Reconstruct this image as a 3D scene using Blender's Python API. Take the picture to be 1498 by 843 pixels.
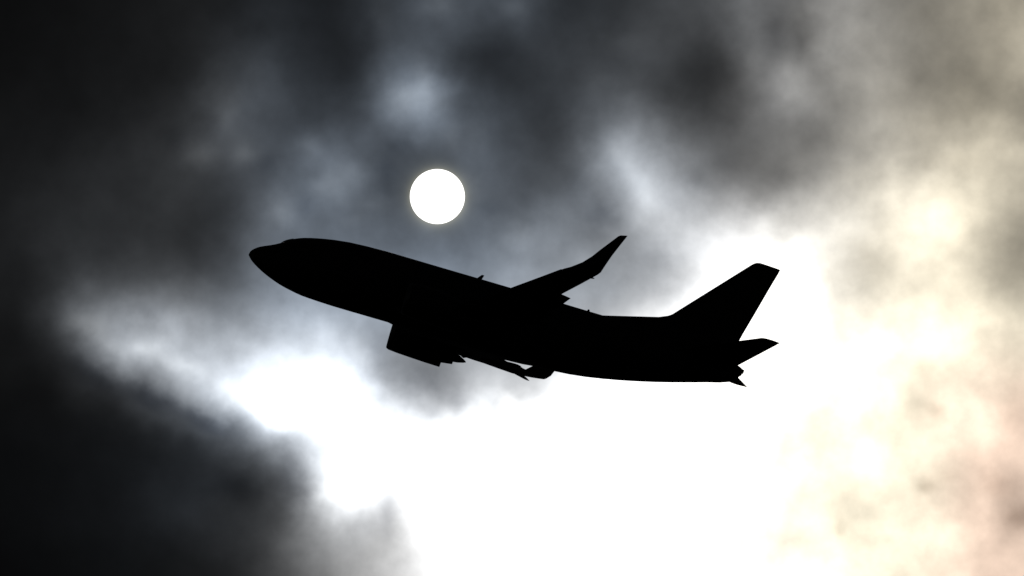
import bpy, math, random
from math import radians as RAD
from mathutils import Vector

for o in list(bpy.data.objects):
    bpy.data.objects.remove(o, do_unlink=True)
scene = bpy.context.scene
COL = scene.collection

# ------------------------------------------------------------------ camera
cam_data = bpy.data.cameras.new('camera')
cam_data.sensor_width = 36.0
cam_data.lens = 18.0 / math.tan(RAD(9.9) / 2)          # long telephoto
cam_data.clip_start = 1.0
cam_data.clip_end = 200000.0
cam = bpy.data.objects.new('camera', cam_data)
COL.objects.link(cam)
cam.location = (0.0, 0.0, 1.7)
cam.rotation_euler = (RAD(90 + 15), 0, 0)              # eye level, looking up 15 degrees
scene.camera = cam

# ------------------------------------------------------------------ exposure
EXPOSURE = -3.0                                        # stopped down for the sun
scene.view_settings.view_transform = 'Standard'
scene.view_settings.look = 'None'
scene.view_settings.exposure = EXPOSURE
scene.view_settings.gamma = 1.0
scene.view_settings.use_curve_mapping = False

# ------------------------------------------------------------------ sun
SUN_AZ, SUN_EL = RAD(-0.752), RAD(15.885)              # from +Y, and above the horizon


def direction(az, el):
    return Vector((math.cos(el) * math.sin(az), math.cos(el) * math.cos(az), math.sin(el)))


lamp = bpy.data.lights.new('sunlight', 'SUN')
lamp.energy = 2.5
lamp.angle = RAD(0.5)
lamp.color = (1.0, 0.95, 0.86)
lo = bpy.data.objects.new('sunlight', lamp)
COL.objects.link(lo)
lo.rotation_euler = (-direction(SUN_AZ, SUN_EL + RAD(0.7))).to_track_quat('-Z', 'Y').to_euler()

# ------------------------------------------------------------------ sky and clouds
# The cloud deck round the sun: how bright each bearing / elevation of it glows
# (rows from 18 to 12 degrees up, columns from 5.3 degrees left to right of north).
AZ0, AZ1, EL0, EL1 = RAD(-5.3), RAD(5.3), RAD(18.0), RAD(12.0)
brightness = """14 14 16 18 21 25 29 29 36 38 25 48 61 84 79 77 75 44 44 49 67 67 97 104 95 151 148 119 117 143 148 164
14 14 16 18 20 25 29 28 35 39 24 48 59 85 80 73 74 43 48 52 67 69 99 105 90 154 147 118 117 142 149 161
14 15 17 21 23 27 29 46 56 47 30 39 70 81 53 38 53 58 62 67 69 57 81 120 87 157 154 123 135 145 148 185
13 15 20 22 22 24 30 66 77 49 45 35 117 126 50 41 45 62 63 70 59 34 50 121 169 118 166 160 114 124 139 182
21 21 19 21 31 32 52 79 80 58 61 63 123 157 93 69 61 45 101 119 76 61 67 128 132 123 150 179 143 154 163 98
19 23 26 33 41 46 51 84 76 72 103 93 69 69 91 89 60 62 140 187 142 112 90 103 113 141 178 166 169 206 210 176
25 26 31 37 40 45 61 53 75 95 124 101 57 81 91 85 68 89 125 197 211 134 133 102 132 169 196 231 244 217 192 181
29 31 42 44 44 50 44 41 97 120 98 95 87 95 104 96 106 131 102 157 236 194 212 200 198 248 246 253 269 245 176 157
27 33 43 43 46 49 37 60 99 102 99 109 109 112 112 122 149 144 156 160 181 258 282 302 322 247 200 244 275 228 146 136
32 25 35 68 70 79 88 77 115 153 148 150 151 147 137 153 162 148 165 165 196 286 343 333 310 246 213 236 228 216 169 165
26 15 59 134 159 170 160 138 153 194 194 180 167 167 174 178 179 175 178 200 283 345 314 331 289 236 262 266 277 276 218 195
18 20 18 77 189 215 210 214 231 251 275 215 115 133 165 170 181 230 262 285 310 322 328 320 310 310 310 278 260 252 224 222
14 18 12 33 52 100 195 230 311 345 345 318 204 132 187 217 224 286 339 338 340 332 334 334 301 293 288 240 245 271 221 203
14 13 18 18 18 39 66 125 244 300 291 331 334 283 295 339 333 328 329 330 327 325 343 296 255 272 272 240 239 271 221 208
13 12 14 19 20 23 26 35 67 117 250 345 345 345 345 333 334 333 330 331 332 334 329 297 273 275 278 263 237 233 230 225
12 12 13 17 21 31 43 42 32 75 244 324 280 329 329 324 327 329 331 328 326 332 324 296 263 248 268 215 220 220 179 184
12 12 14 17 18 26 36 42 53 82 170 184 195 308 337 345 339 330 333 323 313 298 286 268 262 261 254 275 262 253 163 145
9 9 12 14 18 18 24 29 45 81 116 177 195 261 332 297 311 328 332 328 323 311 292 273 280 289 270 248 245 218 223 229
8 8 11 12 14 20 24 30 36 61 117 170 185 281 331 255 289 326 333 329 332 334 322 309 300 277 255 252 248 229 201 200"""
warmth = """-4 -4 -4 -4 -4 -4 -4 -6 -8 -9 -9 -9 -9 -9 -9 -9 -9 -8 -7 -6 -5 -4 -3 -1 0 1 3 5 6 8 9 9
-4 -4 -4 -4 -4 -4 -4 -6 -8 -9 -9 -9 -9 -9 -9 -9 -9 -8 -7 -5 -4 -3 -2 -1 1 2 3 5 7 8 9 9
-4 -4 -4 -4 -4 -4 -4 -6 -8 -9 -9 -9 -9 -9 -9 -9 -8 -7 -6 -5 -4 -3 -2 -1 1 2 4 5 7 8 9 9
-4 -4 -4 -4 -4 -4 -4 -6 -8 -9 -9 -9 -9 -9 -9 -9 -8 -7 -6 -5 -4 -3 -1 0 1 3 4 6 7 9 9 9
-4 -4 -4 -4 -4 -4 -4 -6 -8 -9 -9 -9 -9 -9 -9 -9 -8 -7 -6 -4 -3 -2 -1 0 1 3 5 6 8 9 9 9
-4 -4 -4 -4 -4 -4 -4 -6 -8 -9 -9 -9 -9 -9 -9 -9 -7 -6 -5 -4 -3 -2 -1 1 2 3 5 7 8 9 9 9
-4 -4 -4 -4 -4 -4 -4 -6 -7 -9 -9 -9 -9 -9 -9 -8 -7 -6 -5 -4 -3 -2 0 1 2 4 6 7 8 9 9 9
-4 -4 -4 -4 -4 -4 -4 -6 -7 -9 -9 -9 -9 -9 -9 -8 -7 -6 -5 -3 -2 -1 0 1 3 4 6 8 9 9 9 9
-4 -4 -4 -4 -4 -4 -4 -6 -7 -9 -9 -9 -9 -9 -9 -8 -6 -5 -4 -3 -2 -1 0 2 3 5 7 8 9 9 9 9
-4 -4 -4 -4 -4 -4 -4 -6 -7 -8 -9 -9 -9 -9 -8 -7 -6 -5 -4 -3 -2 0 1 2 4 5 7 8 9 9 9 9
-4 -4 -4 -4 -4 -4 -4 -5 -5 -6 -6 -6 -6 -6 -5 -4 -3 -3 -2 -1 0 0 1 2 4 6 7 9 9 9 9 9
-4 -4 -4 -4 -4 -4 -4 -4 -4 -4 -4 -4 -4 -3 -3 -2 -2 -1 -1 0 0 1 2 3 5 7 8 9 9 10 10 10
-4 -4 -4 -4 -4 -4 -4 -4 -4 -4 -4 -4 -3 -3 -2 -2 -1 -1 0 0 0 1 3 4 6 8 9 9 11 12 13 13
-7 -7 -7 -7 -7 -7 -7 -7 -5 -4 -3 -3 -2 -2 -1 -1 0 0 0 0 1 2 3 5 7 8 9 9 12 14 15 15
-9 -9 -9 -9 -9 -9 -9 -8 -6 -4 -3 -2 -2 -1 -1 0 0 0 0 0 1 2 4 6 7 8 9 9 12 15 15 15
-9 -9 -9 -9 -9 -9 -9 -7 -5 -3 -2 -2 -1 -1 0 0 0 0 0 0 1 2 4 6 8 9 9 9 12 15 15 15
-9 -9 -9 -9 -9 -9 -8 -6 -4 -2 -1 -1 0 0 0 0 0 0 0 0 1 3 5 6 8 9 9 9 12 15 15 15
-9 -9 -9 -9 -9 -8 -6 -5 -3 -1 -1 0 0 0 0 0 0 0 0 1 2 3 5 7 8 9 9 9 12 15 15 15
-9 -9 -9 -8 -7 -6 -5 -3 -2 -1 0 0 0 0 0 0 0 0 0 1 2 4 6 7 8 9 9 9 12 15 15 15"""

BR = [[float(v) for v in r.split()] for r in brightness.split('\n')]
WA = [[float(v) / 9.0 for v in r.split()] for r in warmth.split('\n')]
NROW, NCOL = len(BR), len(BR[0])
BTOP = 345.0

world = bpy.data.worlds.new('World')
scene.world = world
world.use_nodes = True
nt = world.node_tree
nt.nodes.clear()


def N(kind, **kw):
    n = nt.nodes.new(kind)
    for k, v in kw.items():
        setattr(n, k, v)
    return n


def put(sock, v):
    if isinstance(v, bpy.types.NodeSocket):
        nt.links.new(v, sock)
    else:
        sock.default_value = v


def mth(op, a, b=0.0, c=0.0, clamp=False):
    n = N('ShaderNodeMath', operation=op, use_clamp=clamp)
    for s, v in zip(n.inputs, (a, b, c)):
        put(s, v)
    return n.outputs[0]


def vmath(op, a, b=None, scale=None):
    n = N('ShaderNodeVectorMath', operation=op)
    put(n.inputs[0], a)
    if b is not None:
        put(n.inputs[1], b)
    if scale is not None:
        put(n.inputs[3], scale)
    return n.outputs[1] if op in ('DOT_PRODUCT', 'LENGTH') else n.outputs[0]


def fbm(vec, scale, detail, rough, lac=2.0, kind='ShaderNodeTexNoise'):
    n = N(kind)
    n.noise_dimensions = '3D'
    put(n.inputs['Vector'], vec)
    n.inputs['Scale'].default_value = scale
    n.inputs['Detail'].default_value = detail
    n.inputs['Roughness'].default_value = rough
    n.inputs['Lacunarity'].default_value = lac
    return n


tc = N('ShaderNodeTexCoord')
D = tc.outputs['Generated']
sep = N('ShaderNodeSeparateXYZ')
put(sep.inputs[0], D)
azim = mth('ARCTAN2', sep.outputs[0], sep.outputs[1])
elev = mth('ARCSINE', sep.outputs[2])

# billows bend the deck's edges, two sizes of them
wob1 = fbm(D, 55.0, 2.0, 0.5)
wob2 = fbm(D, 190.0, 3.0, 0.5)


def centred(n, amp):
    return vmath('SCALE', vmath('SUBTRACT', n.outputs['Color'], (0.5, 0.5, 0.5)), scale=amp)


wob = vmath('ADD', centred(wob1, 0.0030), centred(wob2, 0.0034))
wsep = N('ShaderNodeSeparateXYZ')
put(wsep.inputs[0], wob)
azw = mth('ADD', azim, wsep.outputs[0])
elw = mth('ADD', elev, wsep.outputs[2])

u = mth('DIVIDE', mth('SUBTRACT', azw, AZ0), AZ1 - AZ0)
v = mth('MULTIPLY', mth('DIVIDE', mth('SUBTRACT', elw, EL0), EL1 - EL0), float(NROW - 1))
vc = mth('MINIMUM', mth('MAXIMUM', v, 0.0), float(NROW - 1))

total = None
for j in range(NROW):
    ramp = N('ShaderNodeValToRGB')
    cr = ramp.color_ramp
    cr.interpolation = 'B_SPLINE'
    while len(cr.elements) < NCOL:
        cr.elements.new(0.5)
    for i in range(NCOL):
        cr.elements[i].position = i / (NCOL - 1)
    for i in range(NCOL):
        b, w = BR[j][i] / BTOP, WA[j][i]
        if w < 0:                                       # bluish vapour
            col = (b * (1 + 0.075 * w), b, b * (1 - 0.095 * w))
        else:                                           # cream, then peach
            e, w = max(w - 1.0, 0.0) / 0.7, min(w, 1.0)
            col = (b * (1 + 0.045 * w + 0.07 * e), b * (1 - 0.015 * e), b * (1 - 0.10 * w - 0.01 * e))
        cr.elements[i].color = (col[0], col[1], col[2], 1.0)
    put(ramp.inputs[0], u)
    # cubic B-spline weight of this row
    d = mth('ABSOLUTE', mth('SUBTRACT', vc, float(j)))
    a2 = mth('POWER', mth('MAXIMUM', mth('SUBTRACT', 2.0, d), 0.0), 3.0)
    a1 = mth('POWER', mth('MAXIMUM', mth('SUBTRACT', 1.0, d), 0.0), 3.0)
    wgt = mth('DIVIDE', mth('SUBTRACT', a2, mth('MULTIPLY', a1, 4.0)), 6.0)
    term = vmath('SCALE', ramp.outputs[0], scale=wgt)
    total = term if total is None else vmath('ADD', total, term)

# single puffs and rents: bearing, elevation, half-widths (degrees), tilt, brighter or darker
PUFFS = [
    (-1.065, 16.795, 0.208, 0.146, 0, 26),
    (-0.893, 16.982, 0.111, 0.225, 0, 12),
    (-0.754, 16.784, 0.152, 0.119, 0, 8),
    (-3.130, 16.279, 0.152, 0.119, 0, 14),
    (-2.717, 16.304, 0.138, 0.106, 0, 20),
    (-2.966, 16.843, 0.194, 0.199, 0, 6),
    (-1.682, 16.096, 0.207, 0.172, 0, 12),
    (-2.332, 15.726, 0.151, 0.172, 0, 8),
    (-3.696, 14.398, 0.178, 0.119, 0, 28),
    (-4.231, 14.607, 0.164, 0.133, 0, 20),
    (-3.305, 14.245, 0.308, 0.093, -24, 26),
    (-2.756, 13.968, 0.178, 0.133, -20, 30),
    (-4.023, 14.413, 0.205, 0.080, -35, 14),
    (-4.154, 14.126, 0.307, 0.119, -35, -22),
    (-3.572, 13.904, 0.307, 0.106, -25, -34),
    (-3.024, 13.654, 0.273, 0.093, -25, -30),
    (-3.654, 14.749, 0.151, 0.066, 0, -8),
    (-2.447, 13.805, 0.273, 0.159, -15, 50),
    (-2.168, 13.146, 0.163, 0.265, 10, -26),
    (-1.658, 13.031, 0.272, 0.186, 0, 60),
    (-1.229, 12.855, 0.109, 0.225, 0, -45),
    (-1.418, 12.689, 0.163, 0.093, 0, -12),
    (-2.744, 13.042, 0.272, 0.119, 0, -8),
    (-1.327, 14.377, 0.123, 0.265, 10, -18),
    (-0.847, 14.068, 0.342, 0.172, -10, -26),
    (-0.573, 13.870, 0.089, 0.106, 0, -26),
    (-0.300, 13.897, 0.089, 0.093, 0, 18),
    (-1.017, 13.882, 0.096, 0.093, 0, -16),
    (-0.798, 13.777, 0.075, 0.066, 0, -18),
    (-0.007, 13.924, 0.150, 0.106, 0, 34),
    (0.246, 13.963, 0.123, 0.093, 0, -14),
    (1.166, 16.199, 0.124, 0.199, 25, 10),
    (1.329, 15.900, 0.152, 0.239, 25, 16),
    (0.888, 15.697, 0.193, 0.159, 0, -20),
    (1.463, 15.283, 0.288, 0.159, 0, -18),
    (1.042, 16.365, 0.124, 0.133, 0, 10),
    (1.945, 17.021, 0.249, 0.318, 0, -2),
    (2.332, 17.592, 0.125, 0.305, 0, 9),
    (2.642, 17.475, 0.111, 0.225, 0, -14),
    (2.829, 16.944, 0.139, 0.292, 0, 9),
    (3.044, 16.511, 0.166, 0.119, 25, -10),
    (3.121, 17.072, 0.139, 0.172, 0, -8),
    (3.992, 15.689, 0.303, 0.265, 0, 12),
    (4.215, 13.782, 0.123, 0.113, 0, -24),
    (4.135, 14.212, 0.096, 0.080, 0, -16),
    (4.078, 13.037, 0.095, 0.080, 0, -30),
    (4.025, 13.798, 0.150, 0.080, 0, -12),
    (4.250, 13.154, 0.109, 0.080, 20, -16),
    (3.314, 12.659, 0.061, 0.119, 0, -18),
    (5.017, 12.731, 0.163, 0.119, 0, -24),
    (4.769, 13.079, 0.177, 0.119, -20, -18),
    (3.609, 15.299, 0.206, 0.119, -25, -16),
    (3.400, 15.117, 0.178, 0.133, 0, -10),
    (4.447, 16.156, 0.276, 0.106, 0, -10),
    (4.500, 13.777, 0.409, 0.119, 0, 6),
    (4.974, 13.768, 0.123, 0.186, 0, -12),
    (3.194, 17.302, 0.153, 0.146, 0, 10),
    (-0.723, 17.736, 0.181, 0.119, 0, 12),
    (-0.007, 17.737, 0.153, 0.106, 0, 8),
    (-0.166, 17.261, 0.278, 0.172, 0, -2),
    (-0.338, 16.434, 0.111, 0.199, 0, 6),
    (-1.312, 17.588, 0.111, 0.265, 0, 6),
    (3.273, 12.639, 0.068, 0.106, 0, -10),
    (3.235, 13.201, 0.150, 0.199, 0, -6),
    (2.796, 13.372, 0.095, 0.080, 0, -6),
    (2.819, 12.545, 0.271, 0.053, 0, -8),
    (1.773, 13.017, 0.095, 0.066, -20, -60),
    (-1.853, 15.963, 0.152, 0.106, -30, 12),
    (-2.044, 15.795, 0.096, 0.093, 0, -8),
    (-2.297, 15.713, 0.124, 0.146, 0, 10),
    (-1.303, 16.099, 0.110, 0.159, 0, -9),
    (-1.404, 15.800, 0.179, 0.093, 0, 8),
    (-1.575, 15.667, 0.165, 0.066, 0, 6),
    (-1.166, 16.365, 0.124, 0.106, 0, -8),
    (-0.580, 16.433, 0.124, 0.146, 0, 10),
    (-0.407, 16.003, 0.138, 0.106, 0, 8),
    (-0.200, 15.772, 0.151, 0.093, 0, -8),
    (0.076, 15.540, 0.151, 0.133, 0, 10),
    (-2.029, 16.358, 0.138, 0.093, -20, 8),
    (-2.475, 16.188, 0.110, 0.106, 0, -8),
    (-2.894, 16.613, 0.111, 0.146, 0, 8),
    (-3.408, 16.440, 0.152, 0.106, 0, -5),
    (0.627, 16.003, 0.110, 0.159, 0, -8),
    (1.624, 15.799, 0.179, 0.106, -30, -12),
    (1.799, 16.095, 0.207, 0.133, -20, -8),
    (2.179, 16.224, 0.179, 0.119, 0, -8),
    (3.327, 16.970, 0.125, 0.133, 0, 8),
    (3.630, 16.568, 0.180, 0.106, 20, 8),
    (4.120, 16.988, 0.180, 0.199, 0, -8),
    (4.523, 16.485, 0.207, 0.106, 0, 8),
    (2.918, 17.372, 0.097, 0.146, 0, -8),
    (2.465, 17.147, 0.083, 0.133, 0, 8),
    (0.838, 16.995, 0.180, 0.119, 0, 6),
    (1.186, 17.390, 0.167, 0.106, 0, 6),
    (2.763, 16.085, 0.179, 0.106, 0, -10),
    (-3.513, 14.454, 0.123, 0.080, 0, 10),
    (-4.402, 14.637, 0.096, 0.093, 0, 8),
]
uv = N('ShaderNodeCombineXYZ')
put(uv.inputs[0], mth('DEGREES', azw))
put(uv.inputs[1], mth('DEGREES', elw))
puffs = 0.0
for pa, pe, ra, re, tilt, amount in PUFFS:
    c, s = math.cos(RAD(tilt)), math.sin(RAD(tilt))
    along = mth('ADD', vmath('DOT_PRODUCT', uv.outputs[0], (c / ra, s / ra, 0)), -(pa * c + pe * s) / ra)
    across = mth('ADD', vmath('DOT_PRODUCT', uv.outputs[0], (-s / re, c / re, 0)), -(-pa * s + pe * c) / re)
    r2 = mth('MULTIPLY_ADD', along, along, mth('MULTIPLY', across, across))
    puffs = mth('MULTIPLY_ADD', mth('POWER', 0.36788, r2), amount / BTOP, puffs)
total = vmath('ADD', total, vmath('SCALE', (1.0, 1.0, 0.97), scale=puffs))

# finer vapour inside the deck
fine = fbm(D, 160.0, 4.0, 0.5)
fine2 = fbm(D, 520.0, 3.0, 0.5)
grain = mth('ADD', 1.0, mth('ADD', mth('MULTIPLY', mth('SUBTRACT', fine.outputs['Fac'], 0.5), 0.36),
                            mth('MULTIPLY', mth('SUBTRACT', fine2.outputs['Fac'], 0.5), 0.02)))
deck = vmath('SCALE', total, scale=mth('MULTIPLY', grain, BTOP / 255.0))

# corona of thin vapour round the sun's disc
ang = mth('ARCCOSINE', vmath('DOT_PRODUCT', D, tuple(direction(SUN_AZ, SUN_EL))))
cor = mth('EXPONENT', mth('MULTIPLY', mth('MAXIMUM', mth('SUBTRACT', ang, 0.00465), 0.0), -1.0 / 0.0008))
deck = vmath('ADD', deck, vmath('SCALE', (0.20, 0.18, 0.12), scale=cor))

# display value -> light
ds = N('ShaderNodeSeparateXYZ')
put(ds.inputs[0], deck)
chan = []
for k in range(3):
    x = mth('DIVIDE', mth('ADD', ds.outputs[k], 0.055), 1.055)
    chan.append(mth('POWER', mth('MAXIMUM', x, 0.0), 2.4))
comb = N('ShaderNodeCombineXYZ')
for k in range(3):
    put(comb.inputs[k], chan[k])
STRENGTH = 0.1
deck_light = vmath('SCALE', comb.outputs[0], scale=2.0 ** (-EXPOSURE) / STRENGTH)

# the rest of the sky: the clear Nishita sky seen through heavy dark overcast
sky = N('ShaderNodeTexSky')
sky.sky_type = 'NISHITA'
sky.sun_disc = False
sky.sun_elevation = SUN_EL
sky.sun_rotation = SUN_AZ
over = fbm(D, 5.0, 6.0, 0.55)
grey = mth('MULTIPLY', mth('ADD', over.outputs['Fac'], -0.25), 0.55)
bw = N('ShaderNodeRGBToBW')                             # the overcast is grey whatever lies above it
put(bw.inputs[0], sky.outputs[0])
overcast = vmath('SCALE', (0.94, 1.0, 1.07), scale=mth('MULTIPLY', mth('MINIMUM', bw.outputs[0], 6.0), grey))

# where the bright deck ends, it thins away into the overcast
ue = mth('MULTIPLY', mth('MINIMUM', u, mth('SUBTRACT', 1.0, u)), 14.0)
ve = mth('MULTIPLY', mth('MINIMUM', v, mth('SUBTRACT', float(NROW - 1), v)), 0.9)
front = mth('GREATER_THAN', sep.outputs[1], 0.0)
edge = N('ShaderNodeMapRange', interpolation_type='SMOOTHSTEP')
put(edge.inputs[0], mth('MINIMUM', ue, ve))
edge.inputs[1].default_value = -0.9
edge.inputs[2].default_value = 0.1
fac = mth('MULTIPLY', edge.outputs[0], front)
mix = N('ShaderNodeMix', data_type='RGBA')
put(mix.inputs[0], fac)
put(mix.inputs[6], overcast)
put(mix.inputs[7], deck_light)
bg = N('ShaderNodeBackground')
put(bg.inputs[0], mix.outputs[2])
bg.inputs[1].default_value = STRENGTH
out = N('ShaderNodeOutputWorld')
nt.links.new(bg.outputs[0], out.inputs[0])

# ------------------------------------------------------------------ helpers
def material(name, base, rough, metal=0.0, scale=3.0, vary=0.25, spec=0.5):
    m = bpy.data.materials.new(name)
    m.use_nodes = True
    t = m.node_tree
    b = t.nodes['Principled BSDF']
    tcn = t.nodes.new('ShaderNodeTexCoord')
    nz = t.nodes.new('ShaderNodeTexNoise')
    nz.inputs['Scale'].default_value = scale
    nz.inputs['Detail'].default_value = 5
    t.links.new(tcn.outputs['Object'], nz.inputs['Vector'])
    mr = t.nodes.new('ShaderNodeMix')
    mr.data_type = 'RGBA'
    t.links.new(nz.outputs['Fac'], mr.inputs[0])
    mr.inputs[6].default_value = [c * (1 - vary) for c in base] + [1]
    mr.inputs[7].default_value = [c * (1 + vary) for c in base] + [1]
    t.links.new(mr.outputs[2], b.inputs['Base Color'])
    rr = t.nodes.new('ShaderNodeMapRange')
    rr.inputs[3].default_value = rough * 0.85
    rr.inputs[4].default_value = min(1.0, rough * 1.15)
    t.links.new(nz.outputs['Fac'], rr.inputs[0])
    t.links.new(rr.outputs[0], b.inputs['Roughness'])
    b.inputs['Metallic'].default_value = metal
    b.inputs['Specular IOR Level'].default_value = spec
    return m


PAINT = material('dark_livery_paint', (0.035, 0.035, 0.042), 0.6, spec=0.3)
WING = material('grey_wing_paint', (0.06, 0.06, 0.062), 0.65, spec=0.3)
METAL = material('bare_metal', (0.22, 0.22, 0.23), 0.5, metal=1.0)
BURNT = material('heat_stained_nozzle', (0.10, 0.085, 0.07), 0.55, metal=1.0)
GLASS = material('cockpit_glass', (0.01, 0.011, 0.013), 0.15, spec=0.4)
RUBBER = material('black_rubber', (0.02, 0.02, 0.02), 0.8, spec=0.2)


def P(a, y, z):
    """metres aft of the nose, to port, above the cabin axis -> airliner space."""
    return (15.0 - a, y, z + 2.1)


def mesh_obj(name, verts, faces, mat, parent, smooth=True, auto=35):
    me = bpy.data.meshes.new(name)
    me.from_pydata(verts, [], faces)
    me.validate()
    import bmesh
    bm = bmesh.new()
    bm.from_mesh(me)
    bmesh.ops.remove_doubles(bm, verts=bm.verts, dist=1e-5)
    bmesh.ops.recalc_face_normals(bm, faces=bm.faces)
    bm.to_mesh(me)
    bm.free()
    me.materials.append(mat)
    if smooth:
        me.shade_smooth()
        try:
            me.set_sharp_from_angle(angle=RAD(auto))
        except Exception:
            pass
    o = bpy.data.objects.new(name, me)
    COL.objects.link(o)
    if parent is not None:
        o.parent = parent
    return o


def loft(rings, caps=True, wrap=True):
    """rings: equal-length lists of points -> verts, faces."""
    n = len(rings[0])
    verts = [p for r in rings for p in r]
    faces = []
    for i in range(len(rings) - 1):
        for k in range(n if wrap else n - 1):
            a, b = i * n + k, i * n + (k + 1) % n
            faces.append((a, b, b + n, a + n))
    if caps:
        faces.append(tuple(range(n)))
        faces.append(tuple(range((len(rings) - 1) * n, len(rings) * n)))
    return verts, faces


def interp(tab, x):
    """smooth (Catmull-Rom style, monotone-ish) interpolation of [(x, y)...]."""
    if x <= tab[0][0]:
        return tab[0][1]
    if x >= tab[-1][0]:
        return tab[-1][1]
    for i in range(len(tab) - 1):
        if tab[i][0] <= x <= tab[i + 1][0]:
            break
    x0, y0 = tab[i]
    x1, y1 = tab[i + 1]

    def slope(k):
        if k <= 0 or k >= len(tab) - 1:
            kk = min(max(k, 0), len(tab) - 2)
            return (tab[kk + 1][1] - tab[kk][1]) / (tab[kk + 1][0] - tab[kk][0])
        l = (tab[k][1] - tab[k - 1][1]) / (tab[k][0] - tab[k - 1][0])
        r = (tab[k + 1][1] - tab[k][1]) / (tab[k + 1][0] - tab[k][0])
        if l * r <= 0:
            return 0.0
        return 2 * l * r / (l + r)
    h = x1 - x0
    t = (x - x0) / h
    m0, m1 = slope(i) * h, slope(i + 1) * h
    return (2 * t**3 - 3 * t**2 + 1) * y0 + (t**3 - 2 * t**2 + t) * m0 + (-2 * t**3 + 3 * t**2) * y1 + (t**3 - t**2) * m1


# airfoil outline: (chord fraction, half-thickness fraction of t)
def foil(n=14):
    pts = []
    for k in range(n + 1):
        x = 0.5 * (1 - math.cos(math.pi * k / n))
        y = 5 * (0.2969 * math.sqrt(x) - 0.126 * x - 0.3516 * x * x + 0.2843 * x**3 - 0.1036 * x**4)
        pts.append((x, y))
    return pts


FOIL = foil()


def section(le, te, up, tc, camber=0.0):
    """closed airfoil loop between two points, thickness tc*chord along 'up'."""
    le, te, up = Vector(le), Vector(te), Vector(up).normalized()
    ch = te - le
    L = ch.length
    loop = []
    for x, y in FOIL:                                   # upper, nose to tail
        loop.append(tuple(le + ch * x + up * (y * tc * L + camber * L * 4 * x * (1 - x))))
    for x, y in reversed(FOIL[1:-1]):                   # lower, tail to nose
        loop.append(tuple(le + ch * x + up * (-y * tc * L + camber * L * 4 * x * (1 - x))))
    return loop


# ------------------------------------------------------------------ the sun's disc
import bmesh


def emission(name, col, s):
    m = bpy.data.materials.new(name)
    m.use_nodes = True
    t = m.node_tree
    t.nodes.clear()
    e = t.nodes.new('ShaderNodeEmission')
    e.inputs[0].default_value = (*col, 1)
    e.inputs[1].default_value = s
    o = t.nodes.new('ShaderNodeOutputMaterial')
    t.links.new(e.outputs[0], o.inputs[0])
    return m


bm = bmesh.new()
bmesh.ops.create_uvsphere(bm, u_segments=96, v_segments=64, radius=30000 * math.tan(RAD(0.2663)))
me = bpy.data.meshes.new('sun')
bm.to_mesh(me)
bm.free()
me.shade_smooth()
me.materials.append(emission('sun_surface', (1.0, 0.985, 0.95), 14.0))
sun = bpy.data.objects.new('sun', me)
COL.objects.link(sun)
sun.location = direction(SUN_AZ, SUN_EL) * 30000 + Vector((0, 0, 1.7))
sun['label'] = 'round white disc of the sun shining through grey cloud above the aeroplane'
sun['category'] = 'sun'

# ------------------------------------------------------------------ the airliner
plane = bpy.data.objects.new('airliner', None)
COL.objects.link(plane)
plane.location = (-1.466, 335.360, 87.644)
plane.rotation_euler = (RAD(-2.4045), RAD(-14.9763), RAD(-173.1959))   # climbing, nose to the left
plane['label'] = 'black silhouette of a twin-engine jet airliner with winglets climbing below the sun'
plane['category'] = 'airplane'

# fuselage ---------------------------------------------------------
TOP = [(0, -0.45), (0.05, -0.24), (0.23, -0.02), (0.51, 0.18), (1.06, 0.43), (1.6, 0.72), (1.86, 0.95), (2.3, 1.19),
       (2.86, 1.42), (3.64, 1.62), (4.63, 1.81), (5.47, 1.92), (7.78, 2.02), (10.57, 2.01), (15.2, 2.0), (20.0, 1.96),
       (23.0, 1.94), (25.0, 1.88), (27.0, 1.74), (28.5, 1.56), (29.4, 1.40), (29.78, 1.22)]
BOT = [(0, -0.45), (0.04, -0.49), (0.22, -0.68), (0.63, -0.95), (1.51, -1.36), (2.51, -1.68), (3.89, -1.90), (6.13, -1.97),
       (9.19, -1.97), (14.0, -2.0), (18.0, -2.02), (18.94, -2.01), (20.29, -1.90), (21.89, -1.65), (23.87, -1.23),
       (25.83, -0.73), (27.77, -0.16), (29.21, 0.29), (29.55, 0.60), (29.78, 0.86)]
WID = [(0, 0.0), (0.05, 0.2), (0.23, 0.42), (0.63, 0.76), (1.5, 1.22), (2.5, 1.53), (3.9, 1.77), (5.5, 1.87), (7, 1.88),
       (20, 1.88), (22, 1.72), (24, 1.42), (26, 1.04), (28, 0.64), (29.4, 0.36), (29.78, 0.24)]
stations = [0.012, 0.05, 0.12, 0.23, 0.36, 0.51, 0.75, 1.06, 1.35, 1.6, 1.86, 2.1, 2.3, 2.6, 2.86, 3.25, 3.64, 4.1, 4.63, 5.47,
            6.5, 7.78, 9.5, 11.5, 13.5, 15.5, 17.5, 19, 20, 21, 22, 23, 24, 25, 26, 27, 28, 28.7, 29.2, 29.55, 29.78]
rings = []
NR = 64
for a in stations:
    t_, b_, w_ = interp(TOP, a), interp(BOT, a), interp(WID, a)
    c_, h_ = (t_ + b_) / 2, (t_ - b_) / 2
    rings.append([P(a, w_ * math.sin(2 * math.pi * k / NR), c_ + h_ * math.cos(2 * math.pi * k / NR)) for k in range(NR)])
tip = [P(0, 0, -0.45)] * NR
v_, f_ = loft(rings)
mesh_obj('fuselage', v_, f_, PAINT, plane)

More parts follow.
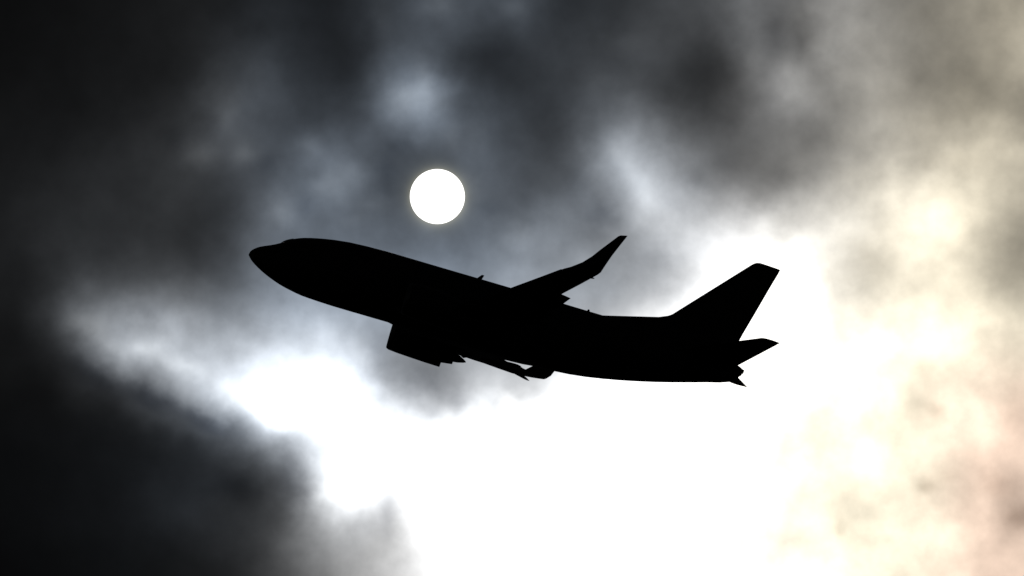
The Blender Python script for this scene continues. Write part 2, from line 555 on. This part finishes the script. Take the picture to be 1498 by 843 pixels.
# wing-to-body fairing under the belly
rings = []
for a, s in ((8.7, 0.0), (9.3, 0.45), (10.2, 0.85), (11.5, 1.0), (14, 1.0), (16, 1.0), (17.2, 0.8), (18.2, 0.4), (18.9, 0.0)):
    w = 1.2 + 0.78 * s
    rings.append([P(a, w * math.cos(math.pi * k / 24), -1.2 - (0.70 + 0.20 * s) * math.sin(math.pi * k / 24) ** 0.8)
                  for k in range(25)])
v_, f_ = loft(rings, caps=True, wrap=True)
mesh_obj('belly_fairing', v_, f_, PAINT, plane)

# cockpit windows, following the nose
def nose_point(a, ang, off=0.03):
    t_, b_, w_ = interp(TOP, a), interp(BOT, a), interp(WID, a)
    c_, h_ = (t_ + b_) / 2 + 0, (t_ - b_) / 2
    return P(a, (w_ + off) * math.sin(ang), c_ + (h_ + off) * math.cos(ang))


for side in (1, -1):
    for (a0, a1, g0, g1) in ((1.62, 2.2, 0.10, 0.62), (1.78, 2.5, 0.68, 1.02), (2.35, 3.05, 0.80, 1.12)):
        vs, fs = [], []
        nu = 6
        for i in range(nu + 1):
            for j in range(nu + 1):
                g = g0 + (g1 - g0) * j / nu
                a = a0 + (a1 - a0) * i / nu + 0.25 * (g - g0)
                vs.append(nose_point(a, side * g))
        for i in range(nu):
            for j in range(nu):
                q = i * (nu + 1) + j
                fs.append((q, q + 1, q + nu + 2, q + nu + 1))
        mesh_obj('cockpit_window', vs, fs, GLASS, plane)

# tail cone outlet of the auxiliary power unit
rings = []
for a, r in ((29.70, 0.13), (29.86, 0.13), (29.86, 0.10), (29.72, 0.10)):
    rings.append([P(a, r * math.sin(2 * math.pi * k / 24), 1.10 + r * math.cos(2 * math.pi * k / 24)) for k in range(24)])
v_, f_ = loft(rings)
mesh_obj('exhaust_outlet', v_, f_, BURNT, plane)


# blade antennas and beacon ---------------------------------------
def blade(name, a, z, h, chord, sweep, y=0.0, th=0.03, mat=WING):
    r0 = section(P(a, y, z - 0.06), P(a + chord, y, z - 0.06), (0, 1, 0), th / chord)
    r1 = section(P(a + sweep, y, z + h), P(a + sweep + chord * 0.45, y, z + h), (0, 1, 0), th / chord)
    v_, f_ = loft([r0, r1])
    return mesh_obj(name, v_, f_, mat, plane)


blade('blade_antenna', 13.18, 2.01, 0.31, 0.34, 0.30, th=0.07)
blade('beacon', 19.98, 1.97, 0.14, 0.22, 0.06, th=0.12)


# fin ---------------------------------------------------------------
def flat_part(name, outline, thick, mat, parent, bevel=True):
    """a thin vertical plate from an (a, z) outline; thick gives half-thickness at each point."""
    n = len(outline)
    vs = [P(a, t, z) for (a, z), t in zip(outline, thick)] + [P(a, -t, z) for (a, z), t in zip(outline, thick)]
    fs = [tuple(range(n)), tuple(range(2 * n - 1, n - 1, -1))]
    for k in range(n):
        fs.append((k, (k + 1) % n, n + (k + 1) % n, n + k))
    return mesh_obj(name, vs, fs, mat, parent, smooth=False)


# main fin: airfoil stations from the crown to the tip
fin_st = [  # z, leading a, trailing a
    (1.50, 23.30, 28.78), (2.6, 24.28, 29.06), (3.3, 24.95, 29.23), (4.8, 26.27, 29.63), (6.3, 27.61, 30.02), (7.45, 28.63, 30.33),
    (7.60, 28.78, 30.36), (7.69, 28.92, 30.38), (7.74, 29.12, 30.34)]
HINGE = 0.70
rings = []
for z, l, t in fin_st:
    rings.append(section(P(l, 0, z), P(t, 0, z - (0.05 if z > 7.4 else 0)), (0, 1, 0), 0.10 if z < 7.7 else 0.05))
v_, f_ = loft(rings)
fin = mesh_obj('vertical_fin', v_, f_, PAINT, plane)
# rudder skin, a couple of millimetres proud behind its hinge line
rings = []
for z, l, t in fin_st[1:6]:
    c = t - l
    h0 = l + c * HINGE
    rings.append(section(P(h0, 0, z), P(t + 0.006, 0, z), (0, 1, 0), 0.125))
v_, f_ = loft(rings)
mesh_obj('rudder', v_, f_, PAINT, fin)
# long dorsal fillet ahead of it
rings = []
for a, z in ((20.75, 1.97), (20.95, 2.0), (22.6, 2.44), (24.2, 2.87), (24.7, 3.1), (25.05, 3.36), (25.6, 3.9)):
    w = 0.02 + 0.05 * (a - 20.75)
    rings.append([P(a, -w, 1.7), P(a, -w * 0.55, (1.75 + z) / 2), P(a, -0.025, z - 0.02), P(a, 0, z), P(a, 0.025, z - 0.02),
                  P(a, w * 0.55, (1.75 + z) / 2), P(a, w, 1.7)])
v_, f_ = loft(rings)
mesh_obj('dorsal_fillet', v_, f_, PAINT, fin)


# tailplane -----------------------------------------------------------
def tailplane(s):
    st = [(0.25, 25.32, 29.13, 1.06), (0.8, 25.7, 29.29, 1.13), (3.5, 27.71, 30.07, 1.46), (5.9, 29.50, 30.76, 1.755), (6.25, 29.76, 30.86, 1.80),
          (6.33, 29.90, 30.90, 1.81), (6.36, 30.15, 30.90, 1.815)]
    rings = [section(P(l, s * y, z), P(t, s * y, z - 0.01), (0, 0, 1), 0.085) for y, l, t, z in st]
    v_, f_ = loft(rings)
    o = mesh_obj('horizontal_stabilizer', v_, f_, WING, plane)
    rings = []
    for y, l, t, z in st[1:4]:
        h0 = l + (t - l) * 0.7
        rings.append(section(P(h0, s * y, z), P(t + 0.006, s * y, z - 0.01), (0, 0, 1), 0.105))
    v_, f_ = loft(rings)
    mesh_obj('elevator', v_, f_, WING, o)


# wings ---------------------------------------------------------------
# y, leading edge (a, z), trailing edge (a, z), thickness/chord
WST = [(1.0, 9.55, -1.55, 15.9, -1.62, .15), (1.9, 10.15, -1.48, 15.9, -1.55, .15), (3.4, 11.20, -1.36, 15.88, -1.42, .14),
       (4.83, 12.16, -1.22, 15.9, -1.22, .13), (7.2, 13.49, -0.93, 16.62, -0.72, .12), (9.0, 14.46, -0.58, 17.27, -0.33, .115),
       (10.4, 15.22, -0.29, 17.81, 0.03, .11), (12.4, 16.30, 0.10, 18.56, 0.38, .105), (14.2, 17.27, 0.46, 19.22, 0.70, .10)]
# blended winglet
BST = [(14.5, 17.60, 0.60, 19.33, 0.80, .10, 0.25), (14.8, 18.16, 0.99, 19.38, 0.95, .095, 0.7), (15.02, 18.58, 1.42, 19.47, 1.22, .09, 1.15),
       (15.18, 18.92, 1.88, 19.64, 1.72, .085, 1.3), (15.36, 19.31, 2.37, 19.89, 2.33, .08, 1.3), (15.53, 19.68, 2.84, 20.16, 2.97, .07, 1.3),
       (15.55, 19.80, 2.92, 20.17, 3.01, .05, 1.3)]

BEND = [(.10, -.12), (.18, -.13), (.34, -.09), (.40, 0), (.32, 0), (.2, 0), (.2, 0)]


def lerp_st(y):
    for i in range(len(WST) - 1):
        if WST[i][0] <= y <= WST[i + 1][0]:
            t = (y - WST[i][0]) / (WST[i + 1][0] - WST[i][0])
            return [WST[i][k] + t * (WST[i + 1][k] - WST[i][k]) for k in range(6)]
    return list(WST[-1])


def wedge(stations_, s):
    """rings of (y, front a, front z, back a, back z, thickness/chord)."""
    return [section(P(fa, s * y, fz), P(ba, s * y, bz), (0, 0, 1), tc) for y, fa, fz, ba, bz, tc in stations_]


def canoe(name, s, y, a0, z0, a1, z1, w, h, parent):
    rings = []
    n = 12
    for i in range(n + 1):
        t = i / n
        r = max(0.03, (1 - (2 * t - 0.85) ** 2 / (1.15 ** 2 if t > .425 else 0.85 ** 2)) ** 0.5 if abs((2 * t - 0.85) / (1.15 if t > .425 else 0.85)) < 1 else 0.03)
        a, z = a0 + (a1 - a0) * t, z0 + (z1 - z0) * (t ** 1.6)
        rings.append([P(a, s * y + w * r * math.cos(2 * math.pi * k / 14), z + h * r * math.sin(2 * math.pi * k / 14)) for k in range(14)])
    v_, f_ = loft(rings)
    return mesh_obj(name, v_, f_, WING, parent)


def wing(s):
    rings = [section(P(la, s * y, lz), P(ta, s * y, tz), (0, 0, 1), tc, 0.012) for y, la, lz, ta, tz, tc in WST]
    v_, f_ = loft(rings)
    w = mesh_obj('wing', v_, f_, WING, plane)
    # winglet starts with the wing's last section
    y, la, lz, ta, tz, tc = WST[-1]
    rings = [section(P(la, s * y, lz), P(ta, s * y, tz), (0, 0, 1), tc, 0.012)]
    for (y, la, lz, ta, tz, tc, cant), (da, dz) in zip(BST, BEND):
        if s < 0:                       # the far wing carries a little more twist
            ta, tz = ta + da, tz + dz
        rings.append(section(P(la, s * y, lz), P(ta, s * y, tz), (0, -s * math.sin(cant), math.cos(cant)), tc))
    v_, f_ = loft(rings)
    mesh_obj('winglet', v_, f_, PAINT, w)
    # outboard and inboard flaps, run out for take-off
    st = []
    for y, ea, ez in ((5.5, 16.98, -1.00), (7.2, 17.40, -0.62), (9.0, 17.93, -0.38), (10.4, 18.31, -0.12)):
        q = lerp_st(y)
        st.append((y, q[3] - 0.34, q[4] - 0.10, ea, ez, .10))
    v_, f_ = loft(wedge(st, s))
    mesh_obj('flap', v_, f_, WING, w)
    st = [(1.95, 15.45, -1.68, 16.72, -1.93, .11), (4.1, 15.5, -1.42, 16.75, -1.78, .11)]
    v_, f_ = loft(wedge(st, s))
    mesh_obj('flap', v_, f_, WING, w)
    # leading-edge slat
    st = []
    for y in (5.8, 8.0, 10.4, 12.4, 14.0):
        q = lerp_st(y)
        st.append((y, q[1] - 0.05, q[2] + 0.01, q[1] + 0.36, q[2] + 0.04, .16))
    v_, f_ = loft(wedge(st, s))
    mesh_obj('slat', v_, f_, WING, w)
    # flap track fairings
    canoe('flap_track_fairing', s, 8.55, 15.9, -0.55, 18.30, -1.05, 0.13, 0.13, w)
    canoe('flap_track_fairing', s, 6.15, 14.8, -1.08, 17.46, -0.88, 0.14, 0.15, w)
    canoe('aileron_fairing', s, 13.75, 18.45, 0.52, 19.13, 0.54, 0.04, 0.06, w)
    return w


# engines ---------------------------------------------------------------
def ring(a, r, zc, s, yc, flat=0.0, sx=1.0, n=48):
    pts = []
    for k in range(n):
        g = 2 * math.pi * k / n
        y, z = r * sx * math.sin(g), r * math.cos(g)
        if z < -r * (1 - flat):
            z = -r * (1 - flat) + (z + r * (1 - flat)) * 0.25
        pts.append(P(a, s * yc + y, zc + z))
    return pts


def engine(s):
    yc = 4.83
    spec = [(9.38, -0.64, -2.36), (9.44, -0.60, -2.405), (9.6, -0.55, -2.45), (10.1, -0.48, -2.495), (11.0, -0.50, -2.54),
            (11.8, -0.60, -2.575), (12.3, -0.70, -2.59), (12.72, -0.82, -2.60)]
    rings = [ring(a, (t - b) / 2, (t + b) / 2, s, yc, .02, 1.06) for a, t, b in spec]
    inner = [(12.68, 0.85, -1.71, 0), (11.4, 0.88, -1.62, 0), (10.2, 0.80, -1.55, .02), (9.55, 0.79, -1.51, .03), (9.40, 0.84, -1.50, .02)]
    rings += [ring(a, r, z, s, yc, fl, 1.03) for a, r, z, fl in inner]
    v_, f_ = loft(rings + [rings[0]], caps=False)
    nac = mesh_obj('engine', v_, f_, PAINT, plane)
    # polished lip
    rr = [ring(9.58, 0.955, -1.50, s, yc, .02, 1.065), ring(9.45, 0.915, -1.50, s, yc, .02, 1.065), ring(9.385, 0.87, -1.50, s, yc, .02, 1.06),
          ring(9.365, 0.845, -1.50, s, yc, .02, 1.03), ring(9.40, 0.81, -1.52, s, yc, .06, 1.03), ring(9.55, 0.795, -1.53, s, yc, .05, 1.03)]
    v_, f_ = loft(rr, caps=False)
    mesh_obj('inlet_lip', v_, f_, METAL, nac)
    # fan disc with spinner, blades and the rear bulkhead
    rr = [ring(9.75, 0.02, -1.55, s, yc, 0, 1, 32), ring(9.85, 0.12, -1.55, s, yc, 0, 1, 32), ring(10.05, 0.24, -1.55, s, yc, 0, 1, 32)]
    v_, f_ = loft(rr)
    nb = 24
    for k in range(nb):
        g = 2 * math.pi * k / nb
        base = len(v_)
        for r in (0.22, 0.79):
            for da, dg in ((0.0, -0.10), (0.16, 0.08)):
                v_.append(P(10.06 + da, s * yc + r * math.sin(g + dg), -1.55 + r * math.cos(g + dg)))
        f_.append((base, base + 1, base + 3, base + 2))
    mesh_obj('fan', v_, f_, METAL, nac)
    # core cowl, hot nozzle and plug
    rr = [ring(10.3, 0.86, -1.56, s, yc, 0), ring(11.5, 0.80, -1.66, s, yc, 0), ring(12.3, 0.68, -1.71, s, yc, 0), ring(12.9, 0.56, -1.74, s, yc, 0), ring(13.40, 0.47, -1.765, s, yc, 0),
          ring(13.40, 0.43, -1.765, s, yc, 0), ring(12.8, 0.44, -1.75, s, yc, 0)]
    v_, f_ = loft(rr)
    mesh_obj('exhaust_nozzle', v_, f_, BURNT, nac)
    rr = [ring(12.7, 0.34, -1.76, s, yc, 0), ring(13.3, 0.31, -1.79, s, yc, 0), ring(13.7, 0.22, -1.83, s, yc, 0), ring(14.02, 0.10, -1.87, s, yc, 0), ring(14.16, 0.02, -1.89, s, yc, 0)]
    v_, f_ = loft(rr)
    mesh_obj('exhaust_plug', v_, f_, BURNT, nac)
    # pylon, lofted side-profile
    prof = [(10.2, -0.50, -0.72), (10.9, -0.38, -0.8), (11.6, -0.52, -0.9), (12.4, -0.98, -1.15), (13.3, -1.05, -1.35), (13.95, -1.08, -1.66), (14.8, -0.98, -1.22), (15.3, -0.92, -1.02)]
    rr = []
    for a, zt, zb in prof:
        w = 0.16
        rr.append([P(a, s * yc - w, zt - 0.03), P(a, s * yc - w * 0.5, zt), P(a, s * yc + w * 0.5, zt), P(a, s * yc + w, zt - 0.03),
                   P(a, s * yc + w, zb), P(a, s * yc - w, zb)])
    v_, f_ = loft(rr)
    mesh_obj('pylon', v_, f_, PAINT, nac)


for s in (1, -1):
    wing(s)
    engine(s)
    tailplane(s)
